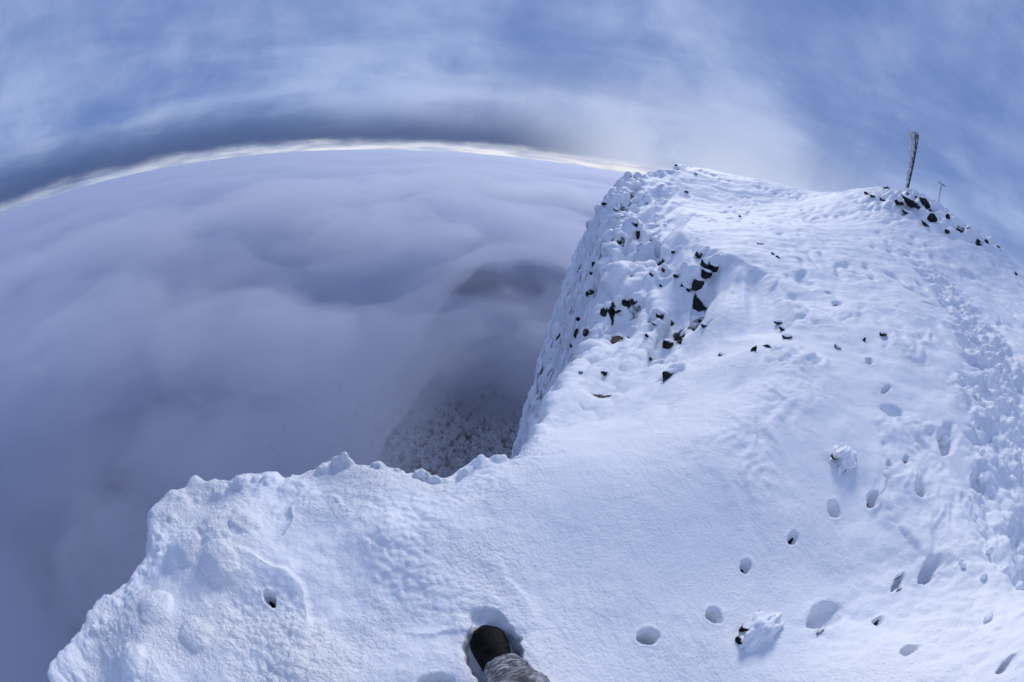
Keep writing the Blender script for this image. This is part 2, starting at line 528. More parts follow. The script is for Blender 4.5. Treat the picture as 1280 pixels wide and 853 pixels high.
def grid_quads(nr, nc, wrap=False):
    i = np.arange(nr - 1)[:, None] * nc
    j = np.arange(nc if wrap else nc - 1)[None]
    j2 = (j + 1) % nc
    return np.stack([i + j, i + j2, i + nc + j2, i + nc + j], -1).reshape(-1, 4)


# ------------------------------------------------------------------ materials
def mat_new(name):
    mt = bpy.data.materials.new(name); mt.use_nodes = True
    N = NT(mt.node_tree); N.n.clear()
    out = N.new('ShaderNodeOutputMaterial')
    return mt, N, out


def snow_material(name, bump=1.0):
    mt, N, out = mat_new(name)
    b = N.new('ShaderNodeBsdfPrincipled')
    co = N.new('ShaderNodeTexCoord').outputs['Object']
    tone = N.noise(co, 1.1, 6, 0.6)
    b_col = N.mix(N.ramp(tone, .35, .65), (0.80, 0.83, 0.89), (0.90, 0.915, 0.945))
    at = N.new('ShaderNodeAttribute'); at.attribute_name = 'bare'
    bare = N.ramp(N.math('ADD', at.outputs['Fac'], N.math('MULTIPLY', N.math('SUBTRACT', N.noise(co, 7, 5, .7), .5), .55)), .42, .58)
    b_col = N.mix(bare, b_col, N.mix(N.ramp(N.noise(co, 9, 4, .6), .4, .6), (.012, .0122, .0135), (.045, .0455, .050)))
    N.put(b.inputs['Base Color'], b_col)
    b.inputs['Roughness'].default_value = 0.62
    b.inputs['Specular IOR Level'].default_value = 0.08
    cx_, cy_, cz_ = N.sep(co)
    patch = N.math('MULTIPLY', N.ramp(N.noise(co, 1.7, 3, .5), .40, .62), N.ramp(cx_, .55, -.35, .12, 1.0))
    grain = N.noise(co, 62, 4, .62)
    crust = N.new('ShaderNodeTexVoronoi'); crust.feature = 'SMOOTH_F1'
    N.put(crust.inputs['Vector'], co); crust.inputs['Scale'].default_value = 48
    pits = N.math('MULTIPLY', crust.outputs['Distance'], N.math('MULTIPLY', patch, -.5))
    h = N.math('ADD', N.math('MULTIPLY', grain, N.math('ADD', 0.42, N.math('MULTIPLY', patch, 1.3))), pits)
    h = N.math('ADD', h, N.math('MULTIPLY', N.noise(co, 240, 2, .6), 0.20))
    h = N.math('ADD', h, N.math('MULTIPLY', N.noise(N.vmath('MULTIPLY', co, (1.0, .5, 1.0)), 15, 6, .66), N.ramp(N.noise(co, 1.3, 4, .55), .40, .62, 0.5, 2.0)))
    bp = N.new('ShaderNodeBump')
    bp.inputs['Strength'].default_value = 1.0 * bump
    bp.inputs['Distance'].default_value = 0.011
    N.put(bp.inputs['Height'], h)
    N.l.new(bp.outputs[0], b.inputs['Normal'])
    N.l.new(b.outputs[0], out.inputs[0])
    return mt


def rock_material(name, snow_lo=0.42, snow_hi=0.62, dark=(0.010, 0.0102, 0.0115), pale=(0.045, 0.0455, 0.050), frost=.45):
    mt, N, out = mat_new(name)
    b = N.new('ShaderNodeBsdfPrincipled')
    geo = N.new('ShaderNodeNewGeometry')
    pos = geo.outputs['Position']
    _, _, nz = N.sep(geo.outputs['Normal'])
    n1 = N.noise(pos, 6, 6, .65)
    rock = N.mix(N.ramp(n1, .35, .68), dark, pale)
    fr = N.ramp(N.noise(pos, 22, 5, .7), .60, .70)
    fr = N.math('MULTIPLY', fr, frost)
    s = N.ramp(N.math('ADD', nz, N.math('MULTIPLY', N.math('SUBTRACT', N.noise(pos, 9, 5, .65), .5), 0.75)), snow_lo, snow_hi)
    s = N.math('MAXIMUM', s, fr)
    N.put(b.inputs['Base Color'], N.mix(s, rock, (0.86, 0.88, 0.92)))
    b.inputs['Roughness'].default_value = .8
    b.inputs['Specular IOR Level'].default_value = .05
    bp = N.new('ShaderNodeBump'); bp.inputs['Strength'].default_value = .7; bp.inputs['Distance'].default_value = .04
    N.put(bp.inputs['Height'], N.math('ADD', N.noise(pos, 14, 6, .65), s))
    N.l.new(bp.outputs[0], b.inputs['Normal'])
    N.l.new(b.outputs[0], out.inputs[0])
    return mt


def plain(name, col, col2=None, scale=8, rough=.7, bump=0.0, spec=.3):
    mt, N, out = mat_new(name)
    b = N.new('ShaderNodeBsdfPrincipled')
    co = N.new('ShaderNodeTexCoord').outputs['Object']
    f = N.ramp(N.noise(co, scale, 5, .6), .38, .62)
    N.put(b.inputs['Base Color'], N.mix(f, col, col2 or col))
    b.inputs['Roughness'].default_value = rough
    b.inputs['Specular IOR Level'].default_value = spec
    if bump:
        bp = N.new('ShaderNodeBump'); bp.inputs['Strength'].default_value = bump; bp.inputs['Distance'].default_value = .02
        N.put(bp.inputs['Height'], N.noise(co, scale * 2, 5, .6)); N.l.new(bp.outputs[0], b.inputs['Normal'])
    N.l.new(b.outputs[0], out.inputs[0])
    return mt


M_SNOW = snow_material('wind_packed_snow')
M_RIME = plain('rime_ice', (0.80, 0.83, 0.88), (0.90, 0.91, 0.94), 30, .7, .6)
M_CLOD = plain('loose_snow', (0.82, 0.85, 0.90), (0.90, 0.915, 0.945), 6, .7)
M_ROCK = rock_material('snowy_dark_rock')
M_ROCK_BARE = rock_material('bare_dark_rock', .62, .85, frost=.12)

# ------------------------------------------------------------------ the snow-covered summit ridge
AZ_F = np.radians(np.concatenate([np.arange(-118, 2, 0.255), np.arange(2, 14, 0.08), np.arange(14, 30, 0.19), np.arange(30, 118.01, 0.255)]))
AZ_B = np.radians(np.arange(120, 241.0, 2.0))
AZ = np.concatenate([AZ_F, AZ_B])
LR = np.exp(np.linspace(math.log(0.22), math.log(46), 960))
LR = np.concatenate([LR, np.exp(np.linspace(math.log(48), math.log(190), 16))])
NR, NC = len(LR), len(AZ)
GX = (LR[:, None] * np.sin(AZ)[None]).ravel()
GY = (LR[:, None] * np.cos(AZ)[None]).ravel()
GZ = shaped(GX, GY)
GZ = np.maximum(GZ, -230)
G = np.stack([GX, GY, GZ], 1).reshape(NR, NC, 3)
du = np.gradient(G, axis=0); dv = np.gradient(G, axis=1)
NRM = np.cross(dv, du); NRM /= np.linalg.norm(NRM, axis=-1)[..., None] + 1e-12
NRM = np.where(NRM[..., 2:3] < 0, -NRM, NRM).reshape(-1, 3)
GZ = apply_prints(GX, GY, GZ)
PV = np.stack([GX, GY, GZ], 1)
r_, ds_, dc_, t_, face_ = masks(GX, GY)
amt = np.zeros(len(GX), np.float32)
# rime lumps crusting the rocky face
rocky = face_ * sstep(.88, .55, t_ + .28 * fbm(GX * .5 + 2, GY * .5 + 7, octs=2)) * sstep(2.0, 2.8, r_)
rocky = np.maximum(rocky, face_ * sstep(.12, .34, perlin(GX * .45 + 31, GY * .45 + 12)) * sstep(4, 6, r_) * .55)
stripe = perlin((GX * .87 - GY * .49) * .95 + .5 * perlin(GX * .6, GY * .6) + 1.7, (GX * .49 + GY * .87) * .16 + .4)
rocky *= sstep(60, 45, r_) * (.05 + .95 * sstep(-.20, .10, stripe + .35 * sstep(.35, .05, t_)))
k = np.nonzero(rocky > .01)[0]
X, Y, Z = PV[k].T
sc = np.clip(.10 * r_[k], .32, 1.0)
bare_v = np.zeros(len(GX), np.float32)
for size, a in ((0.85, .26), (0.36, .19), (0.17, .07)):
    wl = worley((X * .87 - Y * .49) / size + .3 * perlin(X / size, Y / size), (X * .49 + Y * .87) / size * .36, Z / size * 1.2)
    amt[k] += (rocky[k] * a * np.clip(.10 * r_[k], .35, 1.3) * knob(wl)).astype(np.float32)
    if size > .2:
        bare_v[k] += (rocky[k] * (.50 if size > .5 else .55) * sstep(.50, .80, wl)).astype(np.float32)
# summit outcrop and its rime
oc = np.exp(-(((np.degrees(np.arctan2(GX, GY)) - 51) / 5.5) ** 2) - ((r_ - 22.6) / 2.4) ** 2)
oc = np.maximum(oc, np.exp(-(((np.degrees(np.arctan2(GX, GY)) - 61) / 7) ** 2) - ((r_ - 20.5) / 1.4) ** 2) * .8)
k = np.nonzero(oc > .02)[0]
X, Y, Z = PV[k].T
for size, a in ((.9, .80), (.38, .42)):
    amt[k] += (oc[k] * a * knob(worley(X / size, Y / size, Z / size))).astype(np.float32)
    bare_v[k] += (oc[k] * .75 * sstep(.48, .72, worley(X / size, Y / size, Z / size))).astype(np.float32)
# crust of the near ledge: rime lumps along the brink, rough patches, smooth drifts
nearm = sstep(4.2, 2.6, r_)
brink = nearm * np.exp(-(np.maximum(ds_, 0) / .22) ** 2)
k = np.nonzero(brink > .02)[0]
X, Y, Z = PV[k].T
for size, a in ((.15, .030), (.06, .016), (.028, .006)):
    amt[k] += (brink[k] * a * (.55 - worley(X / size, Y / size, Z / size))).astype(np.float32)
k = np.nonzero((nearm > .01) & (ds_ > -.6))[0]
X, Y, Z = PV[k].T
left = sstep(.35, -.25, X)
pt = sstep(-.15, .20, perlin(X * 2.1 + 4, Y * 2.1 + 1)) * left
amt[k] += (nearm[k] * (.030 * left + .004) * fbm(X * 4.2, Y * 4.2, Z * 4.2, 4)).astype(np.float32)
amt[k] += (nearm[k] * left * .075 * fbm(X * 1.7 + 3, Y * 1.7, octs=2)).astype(np.float32)
amt[k] += (nearm[k] * pt * .013 * (.5 - worley(X / .035 + .6 * perlin(X * 20, Y * 20), Y / .035, Z / .035))).astype(np.float32)
# trodden trail on the right: broken, lumpy snow
azd = np.degrees(np.arctan2(GX, GY))
trail_c = np.interp(r_, [1.0, 2.0, 3.0, 5, 7, 9, 12, 16], [96, 92, 86, 76, 69, 65, 60, 50])
trail_w = np.interp(r_, [1.0, 3.0, 5, 7, 9, 12, 16], [16, 11, 8, 6.5, 5.5, 4.5, 3])
tr = np.exp(-((azd - trail_c) / trail_w) ** 4) * sstep(17, 11, r_) * sstep(1.2, 2.2, r_)
sp = sstep(52, 74, azd) * sstep(135, 112, azd) * sstep(7, 4, r_) * sstep(1.1, 1.7, r_)
rough = np.clip(tr + .75 * sp * sstep(-.3, .2, perlin(GX * 1.3 + 5, GY * 1.3)), 0, 1)
k = np.nonzero(rough > .02)[0]
X, Y, Z = PV[k].T
g = np.clip(r_[k] / 5, .5, 1.8)
amt[k] -= (tr[k] * .05 * g).astype(np.float32)
for size, a in ((.42, .15), (.17, .085), (.075, .035)):
    amt[k] += (rough[k] * a * g * (.5 - worley(X / size, Y / size, Z / size))).astype(np.float32)
# feathered wind scour on the slope to the right
q_, p_ = GX * .80 - GY * .60, GX * .60 + GY * .80
fm = sstep(1.4, 2.2, r_) * sstep(9, 5, r_) * sstep(22, 40, azd) * sstep(104, 92, azd) * sstep(.10, .02, face_)
fm = fm * sstep(-.12, .25, perlin(GX * .9 + 13, GY * .9 + 2))
k = np.nonzero(fm > .02)[0]
X, Y, Z = PV[k].T
wq = q_[k] + .25 * perlin(X * 2.2, Y * 2.2)
f1 = 1 - 2 * np.abs(perlin(wq * 3.4, p_[k] * 1.1 + 4)); f2 = 1 - 2 * np.abs(perlin(wq * 8.5 + 2, p_[k] * 3.0))
amt[k] += (fm[k] * np.clip(r_[k] / 3, .6, 1.8) * (.034 * sstep(-.1, .9, f1) + .014 * sstep(0, .9, f2) + .012 * fbm(X * 14, Y * 14, Z * 14, 3))).astype(np.float32)
# faint wind texture everywhere
k = np.nonzero(r_ < 40)[0]
X, Y, Z = PV[k].T
amt[k] += (np.clip(.0022 * r_[k], .0015, .02) * fbm(X * 6, Y * 6, Z * 6, 3)).astype(np.float32)
PV += NRM * amt[:, None]
PV = np.concatenate([PV, [[0, 0, float(GZ[:NC].mean())]]])
quads = grid_quads(NR, NC, wrap=True)
c0 = len(PV) - 1
jj = np.arange(NC)
fan = np.stack([np.full(NC, c0), (jj + 1) % NC, jj], 1)
ridge = mesh_np('snow_ridge', PV, quads, fan, M_SNOW)
ridge['kind'] = 'structure'
slope_v = np.concatenate([bare_v * np.maximum(sstep(-.1, .25, perlin(GX * 2.0 + 3, GY * 2.0 + 21)), oc) * sstep(3.2, 4.5, r_), [0]]).astype(np.float32)
for _k, _v in PRINT_BARE:
    slope_v[_k] = np.maximum(slope_v[_k], _v)
at_ = ridge.data.attributes.new('bare', 'FLOAT', 'POINT'); at_.data.foreach_set('value', slope_v)

# lookup on the finished surface
PVG = PV[:NR * NC].reshape(NR, NC, 3)
NVG = NRM.reshape(NR, NC, 3)


def surf(az, r):
    i = int(np.argmin(np.abs(LR - r))); j = int(np.argmin(np.abs(AZ_F - math.radians(az))))
    return Vector(PVG[i, j].tolist()), Vector(NVG[i, j].tolist())


# ------------------------------------------------------------------ valley floor, reaching the horizon
def valley_z(x, y):
    r = np.hypot(x, y)
    z = -150 - np.clip(.10 * (y - 170), -12, 40) + 9 * perlin(x / 90 + 3, y / 90) + 3 * perlin(x / 30, y / 30 + 8)
    return z - 60 * sstep(500, 3000, r)


vr = np.exp(np.linspace(math.log(12), math.log(70000), 150))
va = np.radians(np.arange(-180, 180, 1.5))
vx = (vr[:, None] * np.sin(va)).ravel(); vy = (vr[:, None] * np.cos(va)).ravel()
M_GROUND = plain('frosted_forest_floor', (0.035, 0.037, 0.045), (0.16, 0.165, 0.185), .12, .9)
vq = grid_quads(len(vr), len(va), True)
vj = np.arange(len(va))
vv = np.concatenate([np.stack([vx, vy, valley_z(vx, vy)], 1), [[0, 0, -155]]])
valley = mesh_np('valley_ground', vv, vq, np.stack([np.full(len(va), len(vv) - 1), (vj + 1) % len(va), vj], 1), M_GROUND)
valley['kind'] = 'structure'


# ------------------------------------------------------------------ trees of the valley wood
def tube_np(path, radii, sides=5, seg_cap=False):
    path = np.array(path, float); V = []; Q = []
    for i, p in enumerate(path):
        d = path[min(i + 1, len(path) - 1)] - path[max(i - 1, 0)]; d /= np.linalg.norm(d) + 1e-9
        a = np.cross(d, [0.3, .9, .1]); a /= np.linalg.norm(a) + 1e-9; b = np.cross(d, a)
        for s in range(sides):
            t = 2 * math.pi * s / sides
            V.append(p + radii[i] * (math.cos(t) * a + math.sin(t) * b))
    for i in range(len(path) - 1):
        for s in range(sides):
            Q.append((i * sides + s, i * sides + (s + 1) % sides, (i + 1) * sides + (s + 1) % sides, (i + 1) * sides + s))
    return np.array(V), np.array(Q)


def join(parts):
    V, Q, n = [], [], 0
    for v, q in parts:
        V.append(v); Q.append(q + n); n += len(v)
    return np.concatenate(V), np.concatenate(Q)


def twigs(centres, size, rg, up=1.3, asp=.30):
    n = len(centres)
    d = rg.normal(size=(n, 3)); d[:, 2] = np.abs(d[:, 2]) * up + d[:, 2] * .4
    d /= np.linalg.norm(d, axis=1)[:, None]
    e = np.cross(d, rg.normal(size=(n, 3))); e /= np.linalg.norm(e, axis=1)[:, None] + 1e-9
    L = size * rg.uniform(.6, 1.4, (n, 1)); Wd = L * asp
    a = centres - d * L; b = centres + e * Wd; c = centres + d * L; f = centres - e * Wd
    V = np.stack([a, b, c, f], 1).reshape(-1, 3)
    return V, np.arange(4 * n).reshape(n, 4)


def broadleaf(rg, H=7.0, n=230):
    parts = [tube_np([(0, 0, -.6), (.05, .02, H * .25), (.1, -.05, H * .5), (.05, .05, H * .85)], [.16, .13, .09, .03])]
    tips = []
    for k in range(9):
        a = rg.uniform(0, 6.28); h0 = H * rg.uniform(.25, .6); L = H * rg.uniform(.22, .40)
        el = rg.uniform(.75, 1.25)
        e = np.array([math.cos(a) * L * math.cos(el), math.sin(a) * L * math.cos(el), L * math.sin(el)])
        p0 = np.array([.05, 0, h0])
        parts.append(tube_np([p0, p0 + e * .5 + [0, 0, .1], p0 + e], [.06, .04, .015], 4))
        tips += [p0 + e, p0 + e * .7]
    tips = np.array(tips)
    cen = tips[rg.integers(0, len(tips), n)] + rg.normal(size=(n, 3)) * [.42, .42, .34]
    return join(parts), twigs(cen, .50, rg, asp=.34)


def conifer(rg, H=11.0, tiers=11):
    tr = tube_np([(0, 0, -.8), (0, 0, H * .5), (0, 0, H * .97)], [.2, .12, .02])
    V = []; Q = []; n = 0
    for i in range(tiers):
        f = i / (tiers - 1); z = H * (.14 + .82 * f); L = (1 - f) ** .85 * H * .20 + .12
        nb = 9 if f < .7 else 6
        for b in range(nb):
            a = 6.283 * (b + rg.uniform(-.3, .3)) / nb + i * .7
            l = L * rg.uniform(.7, 1.15); w = l * .26
            dx, dy = math.cos(a), math.sin(a)
            V += [(0, 0, z), (dx * l * .55 - dy * w, dy * l * .55 + dx * w, z - l * .16), (dx * l, dy * l, z - l * .5),
                  (dx * l * .55 + dy * w, dy * l * .55 - dx * w, z - l * .16)]
            Q.append((n, n + 1, n + 2, n + 3)); n += 4
    return tr, (np.array(V), np.array(Q))


def frost_mat(name, dark, lite, lo, hi):
    mt, N, out = mat_new(name)
    b = N.new('ShaderNodeBsdfPrincipled')
    geo = N.new('ShaderNodeNewGeometry')
    _, _, nz = N.sep(geo.outputs['Normal'])
    f = N.ramp(N.math('ADD', N.math('ABSOLUTE', nz), N.math('MULTIPLY', N.noise(geo.outputs['Position'], .9, 4, .6), .8)), lo, hi)
    N.put(b.inputs['Base Color'], N.mix(f, dark, lite))
    b.inputs['Roughness'].default_value = .85
    N.l.new(b.outputs[0], out.inputs[0])
    return mt


M_TWIG = frost_mat('frosted_twigs', (0.30, 0.305, 0.32), (0.92, 0.93, 0.95), .15, .60)
M_BARK = plain('dark_bark', (0.035, 0.032, 0.03), (0.07, 0.066, 0.063), 3, .9)
M_NEEDLE = frost_mat('snowed_needles', (0.014, 0.020, 0.022), (0.50, 0.53, 0.58), 1.0, 1.45)
protos = []
for i in range(4):
    rg = np.random.default_rng(40 + i)
    tr, cr = broadleaf(rg, 5.6 + i * .7)
    protos.append(('broadleaf_tree', mesh_np('trunk', tr[0], tr[1], mat=M_BARK, link=False), mesh_np('crown', cr[0], cr[1], mat=M_TWIG, smooth=False, link=False), tr, cr))
for i in range(2):
    rg = np.random.default_rng(60 + i)
    tr, cr = conifer(rg, 9.5 + 2 * i)
    protos.append(('conifer_tree', mesh_np('trunk', tr[0], tr[1], mat=M_BARK, link=False), mesh_np('crown', cr[0], cr[1], mat=M_NEEDLE, smooth=False, link=False), tr, cr))
rg = np.random.default_rng(99)
spots = []
for k in range(9000):
    az = rg.uniform(-40, 14); r = math.sqrt(rg.uniform(145 ** 2, 330 ** 2))
    if az < -18 and rg.random() < .45:
        continue
    spots.append((az, r))
sxy = np.array([polar(a, r) for a, r in spots])
# keep a minimum spacing
cell = {}
keep = []
for i, (x, y) in enumerate(sxy):
    c = (int(x // 3.0), int(y // 3.0))
    if all(np.hypot(*(sxy[j] - (x, y))) > 2.15 for dx in (-1, 0, 1) for dy in (-1, 0, 1) for j in cell.get((c[0] + dx, c[1] + dy), [])):
        cell.setdefault(c, []).append(i); keep.append(i)
forest = [(sxy[i, 0], sxy[i, 1], spots[i]) for i in keep]
# the ones that show largest: foot of the wood nearest the cliff
forest.sort(key=lambda q: q[2][1] + 400 * (q[2][0] < -9 or q[2][0] > 7))
fz = valley_z(np.array([q[0] for q in forest]), np.array([q[1] for q in forest]))
massV, massQ, massC, massD = [], [], [], []
nb_, nt_ = 0, 0
nind = 0
for (x, y, (az, r)), z in zip(forest, fz):
    con = rg.random() < .07
    pi = (4 + int(rg.integers(0, 2))) if con else int(rg.integers(0, 4))
    s = rg.uniform(.75, 1.2); a = rg.uniform(0, 6.28)
    name, trm, crm, tr, cr = protos[pi]
    if nind < 110 and -9 < az < 7:
        nind += 1
        e = empty(name, (x, y, z), a); e.scale = (s, s, s * rg.uniform(.9, 1.15))
        link_obj('trunk', trm, e); link_obj('crown', crm, e)
        if con:
            tag(e, 'dark narrow conifer dusted with snow among frosted trees below the cliff', 'tree', 'conifers in the valley wood')
        else:
            tag(e, 'white frosted leafless tree in the wood below the cliff', 'tree', 'frosted trees at the near side of the valley wood')
    else:
        ca, sa = math.cos(a), math.sin(a)
        (massV if not con else massC).append((cr[0][:, :] * s @ np.array([[ca, sa, 0], [-sa, ca, 0], [0, 0, 1]]) + [x, y, z], cr[1]))
wv, wq = join(massV)
wood = mesh_np('frosted_wood', wv, wq, mat=M_TWIG, smooth=False)
wood['kind'] = 'stuff'; wood['label'] = 'grey-white frosted wood fading into the valley fog'; wood['category'] = 'wood'
cv, cq = join(massC)
conw = mesh_np('far_conifers', cv, cq, mat=M_NEEDLE, smooth=False)
conw['kind'] = 'stuff'; conw['label'] = 'dark conifers scattered deep in the foggy wood'; conw['category'] = 'conifers'

# ------------------------------------------------------------------ sea of cloud filling the valley
fr = np.concatenate([np.linspace(14, 320, 150), np.exp(np.linspace(math.log(326), math.log(42000), 70))])
fa = np.radians(np.arange(-180, 180, 1.2))
fx = (fr[:, None] * np.sin(fa)).ravel(); fy = (fr[:, None] * np.cos(fa)).ravel()
frr = np.hypot(fx, fy); faz = np.degrees(np.arctan2(fx, fy))
top = np.interp(frr, [14, 40, 90, 200, 400, 1000, 5000, 42000], [-26, -22, -17, -11, -7, -7, -16, -26])
top = top + 19 * fbm(fx / 66 + 2, fy / 66 - 1, octs=5, gain=.55) * sstep(320, 130, frr) * sstep(20, 60, frr) + np.minimum(9 * fbm(fx / 150, fy / 150 + 6, octs=3), 5) * sstep(120, 300, frr) * sstep(2500, 900, frr)
thick = 46 + 58 * fbm(fx / 55 - 7, fy / 55 + 2, octs=4)
thick = thick * np.interp(frr, [14, 22, 60, 120], [0, .35, .9, 1.1]) + 60 * sstep(180, 500, frr)


def gap(az, r, sa, sr, k):
    return 1 - k * np.exp(-((faz - az) / sa) ** 2 - ((frr - r) / sr) ** 2)


thick = np.maximum(thick, 0)
thick = thick + 75 * sstep(190, 270, frr) * sstep(-45, -20, faz) * sstep(40, 25, faz)      # fog bank standing on the valley floor
thick *= gap(-48, 95, 8, 34, .85) * gap(-38, 95, 6, 26, .5) * gap(-64, 60, 9, 18, .6) * gap(-88, 58, 9, 18, .7) * gap(-78, 48, 6, 14, .5) * gap(-71, 190, 5, 60, .9)
window = sstep(-42, 0, faz + 22 * fbm(fx / 26, fy / 26, octs=4)) * sstep(60, 40, faz) * sstep(235, 70, frr + 45 * fbm(fx / 40 + 5, fy / 40, octs=4))
thick *= 1 - .95 * window
thick *= 1 - sstep(20, 34, faz) * sstep(175, 150, faz) * sstep(900, 500, frr)      # unseen cloud behind the ridge removed so skylight reaches the wood
thick[:len(fa)] = 0; thick[-len(fa):] = 0
nv = len(fx)
pinch = thick < .6                       # top and bottom meet: watertight, with open gaps
fv = np.concatenate([np.stack([fx, fy, top], 1), np.stack([fx, fy, top - thick], 1)])
q1 = grid_quads(len(fr), len(fa), True)
q1 = q1[~pinch[q1].all(1)]
bot = np.where(pinch, np.arange(nv), np.arange(nv) + nv)
fogq = np.concatenate([q1, bot[q1][:, [0, 3, 2, 1]]])
used = np.unique(fogq); remap = np.zeros(2 * nv, np.int64); remap[used] = np.arange(len(used))
fv, fogq = fv[used], remap[fogq]
M_FOG, N, out = mat_new('cloud_sea_volume')
pvn = N.new('ShaderNodeVolumePrincipled')
pvn.inputs['Color'].default_value = (0.775, 0.82, 0.94, 1)
pvn.inputs['Density'].default_value = 0.05
pvn.inputs['Anisotropy'].default_value = 0.35
N.l.new(pvn.outputs[0], out.inputs['Volume'])
fog = mesh_np('cloud_sea', fv, fogq, mat=M_FOG)

# loose mist banks drifting over the deck and in the mouth of the clear pocket
M_MIST, N, out = mat_new('mist_volume')
pvn = N.new('ShaderNodeVolumePrincipled')
pvn.inputs['Color'].default_value = (0.83, 0.86, 0.94, 1)
pvn.inputs['Density'].default_value = 0.045
pvn.inputs['Anisotropy'].default_value = 0.35
N.l.new(pvn.outputs[0], out.inputs['Volume'])


def mist(az, r, z, sa, sr, sz_, seed):
    import bmesh
    bm = bmesh.new(); bmesh.ops.create_icosphere(bm, subdivisions=5, radius=1)
    v = np.array([q.co[:] for q in bm.verts]); f = np.array([[q.index for q in p.verts] for p in bm.faces]); bm.free()
    v = v * (1 + .75 * fbm(v[:, 0] * 1.5 + seed * 3.1, v[:, 1] * 1.5, v[:, 2] * 1.5 + seed, 5, .58))[:, None]
    a = math.radians(az); x, y = polar(az, r)
    e1 = np.array([math.cos(a), -math.sin(a), 0]); e2 = np.array([math.sin(a), math.cos(a), 0])
    w = v[:, :1] * sa * e1 + v[:, 1:2] * sr * e2 + v[:, 2:] * np.array([0, 0, sz_]) + [x, y, z]
    o = mesh_np('mist_bank', w, None, f, M_MIST)
    o['kind'] = 'stuff'; o['label'] = 'loose bank of mist drifting over the cloud sea below the cliff'; o['category'] = 'mist'
    return o


for i_, q_ in enumerate([(2, 116, -53, 50, 26, 16), (14, 105, -46, 32, 24, 15), (-14, 103, -50, 28, 20, 16), (-40, 58, -24, 17, 12, 7), (-62, 66, -22, 20, 13, 8), (-20, 92, -18, 22, 16, 7),
                         (-30, 120, -14, 30, 18, 8), (-58, 105, -15, 26, 16, 8), (-75, 72, -22, 18, 14, 8), (-84, 110, -16, 30, 20, 9), (-10, 150, -14, 34, 20, 9),
                         (-52, 44, -30, 11, 9, 6), (-76, 36, -30, 9, 8, 5), (4, 170, -17, 30, 24, 10)]):
    mist(*q_, seed=i_ + 1)
fog['kind'] = 'stuff'; fog['label'] = 'soft grey-blue sea of cloud filling the valley'; fog['category'] = 'cloud'


# ------------------------------------------------------------------ rocks
def rock_mesh(seed, mat):
    rg = np.random.default_rng(seed)
    import bmesh
    bm = bmesh.new(); bmesh.ops.create_icosphere(bm, subdivisions=3, radius=1)
    v = np.array([q.co[:] for q in bm.verts]); f = np.array([[q.index for q in p.verts] for p in bm.faces]); bm.free()
    for _ in range(9):
        nrm = rg.normal(size=3); nrm /= np.linalg.norm(nrm); off = rg.uniform(.5, .85)
        d = v @ nrm - off
        v = v - np.maximum(d, 0)[:, None] * nrm * .92
    v = v * (1 + .10 * fbm(v[:, 0] * 2.3 + seed, v[:, 1] * 2.3, v[:, 2] * 2.3, 3)[:, None])
    return mesh_np('rock', v, None, f, mat, smooth=False, link=False)


ROCKS = [rock_mesh(100 + i, M_ROCK) for i in range(7)]
ROCKS_BARE = [rock_mesh(200 + i, M_ROCK_BARE) for i in range(5)]


def put_rock(az, r, w, h, label, group, bare=False, grow=1.0, out_k=.15, name='rock'):
    p, nn = surf(az, r)
    me = (ROCKS_BARE if bare else ROCKS)[int(rg.integers(0, 5))]
    o = link_obj(name, me)
    ww, hh = w * .5 * grow, h * .5 * grow
    toc = Vector((0, 0, EYE)) - p; toc.normalize()
    o.location = p + (nn * .6 + toc * .4) * out_k * max(ww, hh)
    o.rotation_euler = (rg.uniform(-.3, .3), rg.uniform(-.3, .3), -math.radians(az) + rg.uniform(-.5, .5))
    o.scale = (ww, (ww + hh) * .5, hh)
    tag(o, label, 'rock', group)
    return o


cliff = ROCK_FACE
rime = [ (36.70, 6.50, 0.103, 0.051), (38.30, 5.34, 0.096, 0.053), (36.11, 4.73, 0.086, 0.038), (34.40, 4.48, 0.036, 0.073), (37.29, 6.27, 0.075, 0.050) ]
summit = [ (51.01, 21.11, 0.899, 0.368), (52.82, 21.67, 0.504, 0.336), (53.89, 19.87, 0.384, 0.384), (53.21, 18.94, 0.366, 0.183), (49.11, 20.88, 0.363, 0.242), (50.11, 20.32, 0.353, 0.196), (48.05, 23.34, 0.407, 0.181), (47.12, 24.78, 0.385, 0.192), (55.08, 21.66, 0.420, 0.210), (56.30, 20.39, 0.197, 0.237), (56.59, 18.87, 0.219, 0.182), (58.16, 19.74, 0.267, 0.153), (59.85, 20.15, 0.312, 0.195), (61.05, 19.79, 0.191, 0.153), (62.37, 19.68, 0.190, 0.152), (64.08, 19.98, 0.155, 0.116), (67.75, 18.49, 0.107, 0.178), (45.33, 22.69, 0.263, 0.132), (46.59, 22.40, 0.260, 0.130), (44.23, 23.89, 0.231, 0.139) ]
mid = [ (30.93, 11.41, 0.088, 0.066), (31.59, 11.35, 0.109, 0.066), (34.10, 10.17, 0.138, 0.059), (33.25, 10.43, 0.101, 0.060), (20.21, 24.54, 0.236, 0.142), (18.58, 29.22, 0.225, 0.112), (21.30, 28.51, 0.274, 0.110), (27.88, 20.65, 0.159, 0.119), (45.53, 5.26, 0.104, 0.052), (48.89, 5.91, 0.046, 0.093), (51.29, 6.24, 0.122, 0.073) ]
for a in cliff:
    if 22 < a[0] < 26.5:
        put_rock(*a, 'dark rock of the biggest bare cluster under the cornice lip', 'rocks of the cluster under the cornice lip', grow=1.9, out_k=-.05)
    elif a[0] < 11.5:
        put_rock(*a, 'dark rock at the outer brink of the rime-crusted cliff', 'rocks at the outer brink of the cliff', grow=1.35, out_k=-.05)
    else:
        put_rock(*a, 'dark rock poking out of the middle of the rimed cliff face', 'rocks in the middle of the rimed cliff face', grow=1.35, out_k=-.05)
for a in rime:
    put_rock(*a, 'small dark rock in the rime clump below the cornice slope', 'rocks in the rime clump below the cornice', grow=1.8)
